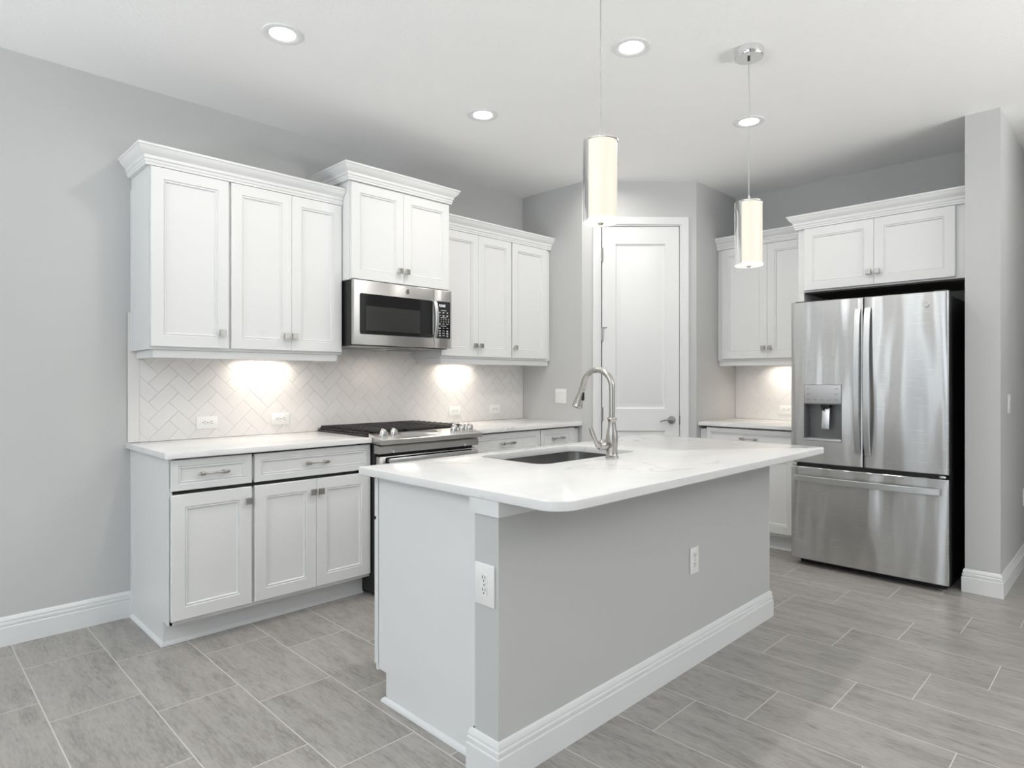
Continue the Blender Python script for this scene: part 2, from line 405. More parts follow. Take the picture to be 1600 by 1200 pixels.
BB = [(0, 0), (.015, 0), (.015, .086), (.0105, .0885), (.0105, .0935), (.0130, .0960), (.0130, .1060), (.0080, .1085), (.0080, .1135), (.0100, .1160), (.0075, .128), (.0025, .135), (0, .135)]
struct(MB().sweep([(-3.4, YA), (0.935, YA)], BB).build('baseboard_left', M['trim']), 'white stepped baseboard along the left wall')
struct(MB().sweep([(4.60, SY1), (SX, SY1), (SX, SY0), (7.0, SY0)], BB, side=1).build('baseboard_end', M['trim']), 'white stepped baseboard wrapping the wall end')

# ------------------------------------------------------------------ pantry door
dr = thing('door_1', (PX, PY, 0), -PI/4, 'white two-panel pantry door with lever handle in the angled wall', 'door', kind='structure')
CAS = [(0, 0), (.0, .004), (.006, .012), (.030, .014), (.042, .018), (.056, .018), (.060, .014), (.060, 0)]
def casing(mb):
    # mitred casing around the opening, standing on the room side (y<0)
    r = 0.006
    a, b, z = D0-r, D1+r, DZ+r
    rings = []
    for (x, zz, ox, oz) in ((a, 0, -1, 0), (a, z, -1, 1), (b, z, 1, 1), (b, 0, 1, 0)):
        rings.append([(x+ox*u, -t, zz+oz*u) for u, t in CAS])
    mb.loops(rings); return mb
casing(MB()).build('casing', M['trim'], dr)
MB().box(D0-.018, D0, -.001, .1, 0, DZ).box(D1, D1+.018, -.001, .1, 0, DZ).box(D0-.018, D1+.018, -.001, .1, DZ, DZ+.018).build('jamb', M['trim'], dr, smooth=0)
mb = MB()
x0, x1, z0, z1, yf, th = D0+.010, D1-.004, .012, DZ-.003, .012, .035
p0, p1 = x0+.105, x1-.107
# slab: stiles and rails in front of a core, with two raised panels
mb.box(x0, x1, yf+.0138, yf+th, z0, z1)
mb.box(x0, p0, yf, yf+.0138, z0, z1).box(p1, x1, yf, yf+.0138, z0, z1)
PZ = [(.23, .842), (1.015, 2.312)]
for a, b in ((z0, PZ[0][0]), (PZ[0][1], PZ[1][0]), (PZ[1][1], z1)): mb.box(p0, p1, yf, yf+.0138, a, b)
for a, b in PZ:
    ins = [(0, 0), (.005, .010), (.012, .0135), (.018, .0135), (.048, .003)]
    mb.loops([[(p0+i, yf+d, a+i), (p1-i, yf+d, a+i), (p1-i, yf+d, b-i), (p0+i, yf+d, b-i)] for i, d in ins], cap0=False)
mb.build('door_leaf', M['trim'], dr, smooth=25)
mb = MB(); hx, hz = x1-.060, .926
mb.lathe([(.031, 0), (.031, -.005), (.027, -.010), (.012, -.012), (.011, -.040), (.0, -.042)], (hx, yf, hz), 'Y', 28)
mb.tube([(hx, yf-.036, hz), (hx-.02, yf-.042, hz+.002), (hx-.05, yf-.042, hz+.006), (hx-.08, yf-.040, hz-.002), (hx-.098, yf-.036, hz-.010)], [.009, .009, .008, .007, .0055], 12)
mb.build('lever_handle', M['dark_nickel'], dr)
for hz in (2.225, 1.60, .974, .25):
    mb = MB().lathe([(.010, -.05), (.010, .05)], (x0-.002, yf-.006, hz), 'Z', 14).lathe([(.006, -.056), (.0085, -.050)], (x0-.002, yf-.006, hz), 'Z', 14).lathe([(.0085, .050), (.006, .056)], (x0-.002, yf-.006, hz), 'Z', 14)
    if hz == 1.60: mb.tube([(x0-.002, yf-.006, hz+.05), (x0+.010, yf-.02, hz+.05), (x0+.034, yf-.03, hz+.052)], .004, 8)
    mb.build('hinge', M['dark_nickel'], dr)
MB().box(D1-.0025, D1+.001, yf-.014, yf+.02, .89, .96).build('strike_plate', M['dark_nickel'], dr, smooth=0)

# ------------------------------------------------------------------ cabinet hardware and cabinet builder
_knob = None; _pull = {}
def knob(parent, x, y, z):
    global _knob
    if _knob is None:
        mb = MB().lathe([(.0085, 0), (.006, -.004), (.006, -.016)], (0, 0, 0), 'Y', 16)
        mb.loops([[(-s, y_, -s), (s, y_, -s), (s, y_, s), (-s, y_, s)] for s, y_ in ((.011, -.014), (.0165, -.0165), (.0165, -.0235), (.0140, -.0275))])
        _knob = mb.build('knob', M['nickel'], parent, smooth=20, loc=(x, y, z)); return _knob
    o = _knob.copy(); C.objects.link(o); o.parent = parent; o.location = (x, y, z); return o
def pull(parent, x, y, z):
    if 'o' not in _pull:
        mb = MB(); h = .058
        for s in (-1, 1):
            mb.box(s*.048-.008, s*.048+.008, -.024, 0, -.008, .008, .002)
            mb.box(s*.051-.011, s*.051+.011, -.031, -.019, -.0085, .0085, .002)
            mb.lathe([(.0055, 0), (.0075, .004), (.0045, .009)] if s > 0 else [(.0045, -.009), (.0075, -.004), (.0055, 0)], (s*.062, -.025, 0), 'X', 14)
        mb.lathe([(.0050, -.05), (.0042, -.02), (.0042, .02), (.0050, .05)], (0, -.025, 0), 'X', 14)
        _pull['o'] = mb.build('pull', M['nickel'], parent, loc=(x, y, z)); return _pull['o']
    o = _pull['o'].copy(); C.objects.link(o); o.parent = parent; o.location = (x, y, z); return o
DT = 0.020      # door thickness
def door(parent, x0, x1, z0, z1, stile=.058, kx=None, kz=None):
    d = MB().panel(x0, x1, z0, z1, -DT-.001, DT, stile).build('door', M['cab'], parent, smooth=20)
    if kx is not None: knob(d, kx, -DT-.001, kz)
    return d
def drawer(parent, x0, x1, z0, z1, stile=.030, px=None):
    d = MB().panel(x0, x1, z0, z1, -DT-.001, DT, stile).build('drawer', M['cab'], parent, smooth=20)
    pull(d, (x0+x1)/2 if px is None else px, -DT-.001+.0085, (z0+z1)/2)
    return d

def upper(loc, rotz, w, depth, z0, z1, label, doors, dz0, dz1, body_x0=0.0):
    """wall cabinet; local origin at the box's front left bottom on the floor plane, front facing -y"""
    t = thing('wall_cabinet', loc, rotz, label, 'cabinet', 'white wall cabinets')
    MB().box(0, w, 0, depth, z0, z1).build('body', M['cab'], t, smooth=0)
    if body_x0: MB().box(-.006, 0, depth-.028, depth, z0, z1-.06).build('scribe', M['cab'], t, smooth=0)
    for (x0, x1, kx) in doors: door(t, x0, x1, dz0, dz1, .056, kx, dz0+.081)
    return t
UZ0, UZ1, DZ0, DZ1, CT = 1.397, 2.302, 1.411, 2.300, 2.397
YU = 3.471            # face of the wall cabinets on the left wall
UD = YA - YU
U1 = upper((0.932, YU, 0), 0, .388, UD-.002, UZ0, UZ1, 'leftmost white wall cabinet with one tall door above the counter', [(.004, .378, .340)], DZ0, DZ1, .006)
U2 = upper((1.320, YU, 0), 0, .664, UD-.002, UZ0, UZ1, 'white two-door wall cabinet just left of the microwave', [(.003, .3410, .303), (.3422, .660, .351)], DZ0, DZ1)
YM = 3.373            # the deeper cabinet over the microwave
U3 = upper((1.986, YM, 0), 0, .756, YA-YM-.002, 1.848, 2.441, 'raised white two-door cabinet directly above the microwave', [(.003, .3775, .342), (.3787, .752, .396)], 1.853, 2.432)
U4 = upper((2.744, YU, 0), 0, .694, UD-.002, UZ0, UZ1, 'white two-door wall cabinet just right of the microwave', [(.003, .3485, .309), (.3497, .690, .364)], DZ0, DZ1)
U5 = upper((3.440, YU, 0), 0, .453, UD-.002, UZ0, UZ1, 'rightmost white cabinet of the range wall with one door by the corner', [(.004, .400, .024)], DZ0, DZ1)
XU = 4.885
U6 = upper((XU, QY-.002, 0), -PI/2, .748, XF-XU-.002, UZ0, UZ1, 'white two-door wall cabinet left of the refrigerator', [(.040, .4145, .388), (.4157, .745, .438)], DZ0, DZ1)
XR = 4.608
U7 = upper((XR, 1.744, 0), -PI/2, .987, XF-XR-.002, 1.858, UZ1, 'wide white two-door cabinet above the stainless refrigerator', [(.044, .4855, .460), (.4867, .930, .510)], 1.868, DZ1)
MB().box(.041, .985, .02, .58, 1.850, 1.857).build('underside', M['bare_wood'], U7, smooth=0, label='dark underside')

CROWN = [(0, 0), (.062, 0), (.062, -.010), (.056, -.013), (.050, -.024), (.043, -.035), (.033, -.044), (.0265, -.050), (.0265, -.064), (.021, -.068), (.018, -.078), (.012, -.084), (.0215, -.0835), (.0215, -.097), (0, -.097)]
CROWN = [(0, 0), (.062, 0), (.062, -.010), (.057, -.013), (.051, -.026), (.043, -.037), (.033, -.045), (.029, -.050), (.029, -.064), (.0235, -.068), (.0225, -.080), (.019, -.084), (.019, -.094), (0, -.094)]
def crown(path, z, label):
    o = MB().sweep(path, CROWN, 1, z).build('crown_molding', M['cab'], smooth=25)
    return tag(o, label, 'molding', 'crown moldings on the cabinets')
crown([(0.932, YA-.002), (0.932, YU), (1.984, YU)], CT, 'white crown molding on the two left wall cabinets')
crown([(1.986, YA-.002), (1.986, YM), (2.742, YM), (2.742, YA-.002)], 2.536, 'white crown molding topping the raised cabinet over the microwave')
crown([(2.744, YU), (PX-.002, YU)], CT, 'white crown molding on the cabinets right of the microwave')
crown([(XU, QY-.002), (XU, 1.748)], CT, 'white crown molding on the cabinet left of the refrigerator')
crown([(XU-.064, 1.744), (XR, 1.744), (XR, SY1+.002)], CT, 'white crown molding above the refrigerator cabinet')
RAIL = [(0, 0), (.018, 0), (.018, .036), (0, .036)]
def rail(path, label):
    o = MB().sweep(path, [(-.018, 0), (0, 0), (0, .039), (-.018, .039)], 1, 1.357).build('light_rail', M['cab'], smooth=20)
    return tag(o, label, 'molding', 'light rails under the wall cabinets')
rail([(0.952, YA-.012), (0.952, YU+.010), (1.964, YU+.010), (1.964, YA-.012)], 'white light rail hiding the lamp under the two left wall cabinets')
rail([(2.766, YA-.012), (2.766, YU+.010), (PX-.012, YU+.010)], 'white light rail under the cabinets right of the microwave')
rail([(XU+.010, QY-.004), (XU+.010, 1.75)], 'white light rail under the cabinet left of the refrigerator')

# ------------------------------------------------------------------ base cabinets
YB = 3.170            # face-frame plane of the base cabinets on the left wall
BD = YA - YB - .002
KZ, CTZ, CTB = 0.112, 0.914, 0.884
def base(loc, rotz, w, depth, label, fronts, end_left=False, fill=None):
    t = thing('base_cabinet', loc, rotz, label, 'cabinet', 'white base cabinets')
    mb = MB().box(0, w, 0, depth, KZ, .702).box(0, w, .20, depth, .702, .744).box(0, w, 0, depth, .744, .860).box(0, w, .20, depth, .860, CTB)
    mb.build('body', M['cab'], t, smooth=0)
    MB().box(.004 if end_left else 0, w, .078, .092, 0, KZ).build('toe_kick', M['cab'], t, smooth=0)
    if end_left:
        MB().box(-.004, .012, .0, depth, KZ, CTB).box(-.004, .012, .080, depth, 0, KZ).box(-.010, -.004, depth-.030, depth, .018, CTB).build('end_panel', M['cab'], t, smooth=0)
    for f in fronts:
        if f[0] == 'drawer': drawer(t, f[1], f[2], f[3], f[4])
        else: door(t, f[1], f[2], f[3], f[4], .058, f[5], f[4]-.068)
    return t
BZ0, BZ1, RZ0, RZ1 = .132, .714, .730, .874
B1 = base((0.936, YB, 0), 0, .380, BD, 'leftmost white base cabinet with one drawer over one door', [('drawer', .002, .372, RZ0+.002, RZ1+.002), ('door', .002, .372, BZ0, BZ1, .350)], True)
B2 = base((1.317, YB, 0), 0, .678, BD, 'white base cabinet left of the range, wide drawer over two doors', [('drawer', .005, .674, RZ0+.002, RZ1), ('door', .005, .3393, BZ0, BZ1, .313), ('door', .3405, .674, BZ0, BZ1, .352+.006)])
B3 = base((2.754, YB, 0), 0, .684, BD, 'white base cabinet just right of the range, mostly behind the island', [('drawer', .004, .680, RZ0, RZ1), ('door', .004, .340, BZ0, BZ1, .316), ('door', .344, .680, BZ0, BZ1, .368)])
B4 = base((3.440, YB, 0), 0, .452, BD, 'narrow white base cabinet at the pantry corner end of the counter', [('drawer', .002, .385, RZ0, RZ1), ('door', .002, .385, BZ0, BZ1, .024)])
XB = 4.595
B5 = base((XB, QY-.002, 0), -PI/2, .748, XF-XB-.002, 'white base cabinet between the pantry corner and the refrigerator', [('drawer', .060, .744, RZ0, RZ1), ('door', .060, .400, BZ0, BZ1, .376), ('door', .404, .744, BZ0, BZ1, .428)])
MB().box(0, .039, 0, XF-.002-XR, 0, 1.857).build('side_panel', M['cab'], U7, smooth=0)
SHOE = [(0, 0), (.013, 0), (.012, .008), (.007, .014), (0, .018)]
o = MB().sweep([(.932, YA-.016), (.932, YB+.078), (1.995, YB+.078)], SHOE).build('trim_1', M['trim'])
struct(o, 'white shoe molding along the left base cabinets')
struct(MB().sweep([(XB+.078, QY-.002), (XB+.078, 1.746)], SHOE).build('trim_2', M['trim']), 'white shoe molding by the refrigerator')

# ------------------------------------------------------------------ counters
def slab(name, x0, x1, y0, y1, z0, z1, rad=.003, hole=None, e=.005):
    mb = MB(); b = mb.bm
    prof = [(e, z1), (e*.3, z1-e*.3), (0, z1-e), (0, z0+e*.6), (e*.6, z0)]
    def rings(fn): return [[b.verts.new((x, y, z)) for x, y in fn(i)] for i, z in prof]
    outer = rings(lambda i: rrect(x0, x1, y0, y1, rad, i))
    inner = None
    if hole:
        hx0, hx1, hy0, hy1, hr = hole
        inner = rings(lambda i: rrect(hx0-i*.5, hx1+i*.5, hy0-i*.5, hy1+i*.5, hr+i*.5, 0))
    for R in ([outer] + ([inner] if inner else [])):
        n = len(R[0])
        for a, c in zip(R, R[1:]):
            for i in range(n):
                j = (i+1) % n; b.faces.new((a[i], a[j], c[j], c[i]))
    for k in (0, -1):
        if inner:
            n = len(outer[k])
            for i in range(n):
                j = (i+1) % n; b.faces.new((outer[k][i], outer[k][j], inner[k][j], inner[k][i]))
        else: b.faces.new(outer[k])
    return mb.build(name, M['quartz'], smooth=30)
YC = 3.122
tag(slab('countertop', .905, 1.984, YC, YA-.002, CTB, CTZ), 'white quartz countertop on the cabinets left of the range', 'countertop', 'white quartz countertops')
tag(slab('countertop', 2.750, PX-.002, YC, YA-.002, CTB, CTZ), 'white quartz countertop right of the range under two outlets', 'countertop', 'white quartz countertops')
tag(slab('countertop', 4.552, XF-.002, 1.746, QY-.002, CTB, CTZ), 'short white quartz countertop left of the refrigerator', 'countertop', 'white quartz countertops')

# ------------------------------------------------------------------ herringbone backsplashes
def herringbone(name, width, z0, z1, W, label, origin, rotz, phase):
    """tiles laid in upright herringbone; local x along the wall, room side is -y"""
    mb = MB(); b = mb.bm; L = 2*W; g = .0016; th = .007
    s2 = math.sqrt(.5)
    def tile(cx, cy, a):
        hl, hw = L/2-g/2, W/2-g/2
        ca, sa = math.cos(a), math.sin(a)
        rings = []
        for i, y in ((0, 0), (0, -th+.0018), (.0006, -th+.0006), (.0020, -th)):
            rings.append([(cx+ca*px-sa*pz, y, cy+sa*px+ca*pz) for px, pz in ((-hl+i, -hw+i), (hl-i, -hw+i), (hl-i, hw-i), (-hl+i, hw-i))])
        mb.loops(rings, cap0=False)
    n = int((width+1)/(L*2*s2))+5
    # in the unrotated frame the pattern repeats by (W,W) and (L,-L)
    for i in range(-n, n+1):
        for k in range(-30, 31):
            bx, by = i*L + k*W, -i*L + k*W
            for (tx, ty, a) in ((bx+L/2, by+W/2, 0), (bx+W/2+L, by+W-L/2, PI/2)):
                x = (tx-ty)*s2 + phase[0]; z = (tx+ty)*s2 + phase[1]
                if -L < x < width+L and z0-L < z < z1+L: tile(x, z, a+PI/4)
    for co, no in (((.056, 0, 0), (-1, 0, 0)), ((width-.02, 0, 0), (1, 0, 0)), ((0, 0, z0), (0, 0, -1)), ((0, 0, z1), (0, 0, 1))):
        bmesh.ops.bisect_plane(b, geom=b.verts[:]+b.edges[:]+b.faces[:], plane_co=co, plane_no=no, clear_outer=True)
    t = thing(name, origin, rotz, label, 'backsplash')
    mb.build('herringbone_tile', M['tile'], t, smooth=20)
    MB().box(0, width, -.0052, 0, z0, z1).build('grout_bed', M['grout'], t, smooth=0)
    MB().box(0, .055, -.0072, 0, z0, z1, .001).build('edge_tile', M['tile'], t, smooth=20)
    MB().box(width-.0195, width, -.0072, 0, z0, z1, .001).build('edge_tile', M['tile'], t, smooth=20)
    return t
HW = .0713
herringbone('backsplash', PX-.002-.913, CTZ+.001, 1.60, HW, 'white herringbone tile backsplash behind the gas range', (.913, YA-.001, 0), 0, (1.312-.913-HW*math.sqrt(.5), 1.326-5*HW*math.sqrt(.5)))
herringbone('backsplash', .745, CTZ+.001, 1.396, HW, 'white herringbone tile backsplash left of the refrigerator', (XF-.001, QY-.002, 0), -PI/2, (.21, 1.10))

# ------------------------------------------------------------------ island
IX0, IX1, IY0, IY1, IZ1, IZ0 = 1.334, 3.405, 1.150, 2.203, .903, .872
HOLE = (1.890, 2.572, 1.724, 2.128, .060)
tag(slab('island_countertop', IX0, IX1, IY0, IY1, IZ0, IZ1, (.085, .040, .010, .010), HOLE), 'large white quartz island countertop with a sink cutout', 'countertop', 'white quartz countertops')
KX0, KX1, KY0, KY1 = 1.341, 3.318, 1.404, 1.513
struct(MB().box(KX0, KX1, KY0, KY1, 0, IZ0).build('wall_island', M['wall'], smooth=0), 'grey half wall along the seating side of the island')
TB = [(0, 0), (.006, 0), (.006, .048), (0, .048)]
struct(MB().sweep([(KX0+.012, KY1+.014), (KX0, KY1+.014), (KX0, KY0), (KX1, KY0), (KX1, KY1)], TB, 1, IZ0-.048).build('trim_3', M['trim'], smooth=20), 'white trim board at the top of the island half wall')
struct(MB().sweep([(KX0+.03, KY1+.013), (KX0, KY1+.013), (KX0, KY0), (KX1, KY0), (KX1, KY1)], BB, 1).build('baseboard_island', M['trim']), 'white stepped baseboard around the island half wall')
PXI = 1.383
isl = thing('island_cabinet', (PXI, KY1+.001, 0), 0, 'white island base cabinet with plain end panel under the sink counter', 'cabinet')
ID = 2.130-KY1-.001
MB().box(.014, KX1-PXI, .0, ID, KZ, IZ0-.25).box(.014, .35, 0, ID, IZ0-.25, IZ0).box(1.33, KX1-PXI, 0, ID, IZ0-.25, IZ0).build('body', M['cab'], isl, smooth=0)
MB().box(0, .013, 0, ID-.002, KZ, IZ0).box(0, .013, 0, ID-.062, 0, KZ).build('end_panel', M['cab'], isl, smooth=0)
MB().box(-.001, .013, ID+.0025, ID+.016, KZ-.006, IZ0).build('face_frame', M['cab'], isl, smooth=0)
MB().box(-.034, 0, 0, .012, .135, IZ0).build('scribe', M['cab'], isl, smooth=0)
MB().box(.004, KX1-PXI, ID-.060, ID-.046, 0, KZ).build('toe_kick', M['cab'], isl, smooth=0)
MB().sweep([(.33, ID-.046), (0, ID-.046), (0, .014)], SHOE, 1).build('shoe_molding', M['trim'], isl)
wI = KX1-PXI
for a, b_ in ((.003, .46), (.463, .92), (.923, 1.38), (1.383, wI-.003)):
    mb = MB().panel(-b_, -a, .125, .692, 0, DT, .058); mb.xform(Matrix.Translation((0, ID+.0165+DT, 0)) @ Matrix.Rotation(PI, 4, 'Z'))
    d = mb.build('door', M['cab'], isl, smooth=20)
    mb = MB().panel(-b_, -a, .706, .856, 0, DT, .03); mb.xform(Matrix.Translation((0, ID+.0165+DT, 0)) @ Matrix.Rotation(PI, 4, 'Z'))
    mb.build('drawer', M['cab'], isl, smooth=20)

# sink
sk = thing('sink', ((HOLE[0]+HOLE[1])/2, (HOLE[2]+HOLE[3])/2, IZ0-.21), 0, 'undermount stainless steel sink in the island counter', 'sink')
sw, sd = (HOLE[1]-HOLE[0])/2+.004, (HOLE[3]-HOLE[2])/2+.004
mb = MB(); H0 = .208
prof = [(.020, H0), (0, H0), (0, H0-.01), (0, .045), (-.010, .018), (-.035, .004), (-.08, 0)]
rings = [[(x, y, z) for x, y in rrect(-sw-o, sw+o, -sd-o, sd+o, max(.064+o, .02), 0)] for o, z in prof]
mb.loops(rings, cap0=False)
mb.build('bowl', M['sink_steel'], sk, smooth=50)
MB().lathe([(.055, .0005), (.055, .003), (.045, .004), (.040, .001), (.0, .001)], (0, 0, .002), 'Z', 28, cap=False).build('drain', M['nickel'], sk)

# faucet
FX, FY = 2.280, 1.664
fc = thing('faucet', (FX, FY, IZ1), 0, 'brushed nickel pull-down gooseneck faucet standing beside the island sink', 'faucet')
MB().lathe([(.030, 0), (.030, .004), (.026, .007), (.027, .010), (.0245, .014), (.0245, .03), (.026, .06), (.027, .085), (.025, .105), (.019, .130), (.0165, .150), (.0175, .163), (.021, .169), (.021, .174), (.017, .178), (.0, .178)], n=32, cap=False).build('body', M['nickel'], fc, smooth=50)
AR = .080; ZT = .401-.013-AR
pts = [(0, 0, .170), (0, 0, ZT)]
for k in range(1, 17):
    a = PI*k/16*0.92
    pts.append((0, AR-AR*math.cos(a), ZT+AR*math.sin(a)))
_d = (Vector(pts[-1])-Vector(pts[-2])).normalized(); pts.append(tuple(Vector(pts[-1])+_d*.026))
MB().tube(pts, .0135, 20).build('spout', M['nickel'], fc, smooth=50)
e0 = Vector(pts[-1]); dd = (Vector(pts[-1])-Vector(pts[-2])).normalized()
hd = [e0+dd*t for t in (0, .006, .012, .020, .042, .066, .080, .085, .091)]
sh = MB().tube(hd, [.0145, .0155, .0145, .0145, .0175, .0215, .0225, .0255, .024], 24).build('spray_head', M['nickel'], fc, smooth=40)
q = e0+dd*.040+Vector((0, -.019, .002))
MB().box(-.006, .006, -.003, .004, -.020, .020, .002).build('spray_button', M['black'], sh, loc=tuple(q), label='black spray button')
mb = MB().lathe([(.018, 0), (.018, -.030), (.0225, -.035), (.024, -.046), (.0235, -.060), (.018, -.071), (.0, -.075)], (-.018, 0, .060), 'X', 24, cap=False)
mb.build('valve', M['nickel'], fc, smooth=50)
MB().tube([(-.084, 0, .058), (-.100, .001, .062), (-.113, .003, .082), (-.130, .005, .112), (-.143, .006, .138)], [.012, .012, .0075, .0090, .0080], 14).build('lever', M['nickel'], fc, smooth=50)

# ------------------------------------------------------------------ outlets and switches
def outlet(name, loc, rotz, label, horizontal=False, group='duplex outlets', wide=.07, tall=.115):
    t = thing(name, loc, rotz, label, 'outlet', group)
    rot = Matrix.Rotation(PI/2, 4, 'Y') if horizontal else Matrix.Identity(4)
    MB().box(-wide/2, wide/2, -.0065, 0, -tall/2, tall/2, .0022).xform(rot).build('plate', M['plate'], t, smooth=30)
    for s in (-1, 1):
        ring = []
        for k in range(24):
            a = 2*PI*k/24; ring.append((max(-.0135, min(.0135, .0165*math.cos(a))), .0165*math.sin(a)))
        mb = MB(); mb.loops([[(x, y_, z+s*.0195) for x, z in ring] for y_ in (-.006, -.0085)])
        r = mb.xform(rot).build('receptacle', M['plate'], t, smooth=30)
        MB().box(-.0075, -.005, -.0089, -.008, s*.0195+.000, s*.0195+.009).box(.005, .0075, -.0089, -.008, s*.0195+.001, s*.0195+.009).lathe([(.0026, -.0089), (.0026, -.008)], (0, 0, s*.0195-.006), 'Y', 12).xform(rot).build('slots', M['slot'], r, smooth=0, label='dark slots')
    MB().lathe([(.0028, -.0075), (.0028, -.006)], (0, 0, 0), 'Y', 12).xform(rot).build('screw', M['nickel'], t, smooth=30)
    return t
ot = YA-.0085
G = 'horizontal outlets on the tile backsplash'
outlet('outlet', (1.309, ot, 1.002), 0, 'white horizontal outlet on the backsplash nearest the left wall cabinet end', True, G)
outlet('outlet', (1.740, ot, 1.004), 0, 'white horizontal outlet on the backsplash just left of the range', True, G)
outlet('outlet', (3.130, ot, 1.003), 0, 'white horizontal outlet on the backsplash just right of the range', True, G)
outlet('outlet', (3.556, ot, 1.003), 0, 'white horizontal outlet on the backsplash nearest the pantry corner', True, G)
outlet('outlet', (XF-.0085, 2.062, 1.000), -PI/2, 'white outlet on the backsplash half hidden behind the refrigerator', True, G)
outlet('outlet', (KX0-.0005, 1.462, .606), -PI/2, 'white vertical outlet on the narrow end of the island half wall', False, 'outlets on the island', .088, .130)
outlet('outlet', (2.523, KY0-.0005, .456), 0, 'white vertical outlet low on the long grey island wall', False, 'outlets on the island')
def rocker(loc, rotz, label, gangs):
    t = thing('light_switch', loc, rotz, label, 'switch'); wd = .046*gangs+.026
    MB().box(-wd/2, wd/2, -.006, 0, -.058, .058, .002).build('plate', M['plate'], t, smooth=30)
    for g in range(gangs):
        x = (g-(gangs-1)/2)*.046
        mb = MB(); mb.loops([[(x-.0165, y0, z) , (x+.0165, y0, z), (x+.0165, y1, z), (x-.0165, y1, z)] for z, y0, y1 in ((-.033, -.0075, -.004), (0, -.0065, -.004), (.033, -.0105, -.004))])
        mb.build('rocker', M['plate'], t, smooth=20)
    return t
rocker((PX-.0005, 3.344, 1.112), -PI/2, 'white double rocker switch on the grey wall left of the pantry door', 2)
rocker((4.80, SY0-.0005, 1.10), 0, 'white rocker switch on the hall wall at the right edge', 1)
rocker((5.45, SY0-.0005, .455), 0, 'white wall plate low on the hall wall at the right edge', 1)

# ------------------------------------------------------------------ refrigerator
FXF = 4.372
fr = thing('refrigerator', (FXF, 1.706, 0), -PI/2, 'stainless steel french-door refrigerator with ice and water dispenser', 'refrigerator')
FW = .897      # local x: 0 = left side (towards the pantry), y: 0 = door front, + into the recess
MB().box(.012, FW-.012, .095, .80, .02, 1.745).build('case', M['black'], fr, smooth=0, label='black case')
MB().box(.03, FW-.03, .10, .16, .0, .045).build('base_grille', M['black'], fr, smooth=0, label='black base grille')
DX = [(0, .4465), (.4505, FW)]; DZB, DZT = .690, 1.764
hx0, hx1, hz0, hz1 = .087, .322, .840, 1.212      # dispenser opening
def skin(x0, x1, z0, z1, hole=None, n=16):
    """door skin with softly rolled vertical edges"""
    mb = MB(); b = mb.bm
    xs = [x0, x0+.001, x0+.003, x0+.007] + [x0+.007+(x1-x0-.014)*k/n for k in range(1, n)] + [x1-.007, x1-.003, x1-.001, x1]
    zs = [z0, z0+.004] + [z0+(z1-z0)*k/8 for k in range(1, 8)] + [z1-.004, z1]
    if hole:
        xs = sorted(set([x for x in xs if min(abs(x-hole[0]), abs(x-hole[1])) > .003] + [hole[0], hole[1]]))
        zs = sorted(set([z for z in zs if min(abs(z-hole[2]), abs(z-hole[3])) > .003] + [hole[2], hole[3]]))
    def dep(x, z):
        e = min(x-x0, x1-x); d = .009 if e < .0005 else (.005 if e < .002 else (.0018 if e < .005 else 0))
        t = (x-x0)/(x1-x0); d += .004*(2*t-1)**2
        ez = min(z-z0, z1-z); d += .004 if ez < .0005 else 0
        return d
    g = [[b.verts.new((x, dep(x, z), z)) for x in xs] for z in zs]
    for i in range(len(zs)-1):
        for j in range(len(xs)-1):
            if hole and hole[0]-1e-6 <= xs[j] < hole[1]-1e-6 and hole[2]-1e-6 <= zs[i] < hole[3]-1e-6: continue
            b.faces.new((g[i][j], g[i][j+1], g[i+1][j+1], g[i+1][j]))
    # return edges to the rear
    bd = [e for e in b.edges if len(e.link_faces) == 1]
    r = bmesh.ops.extrude_edge_only(b, edges=bd)
    for v in [v for v in r['geom'] if isinstance(v, bmesh.types.BMVert)]: v.co.y = .022
    return mb
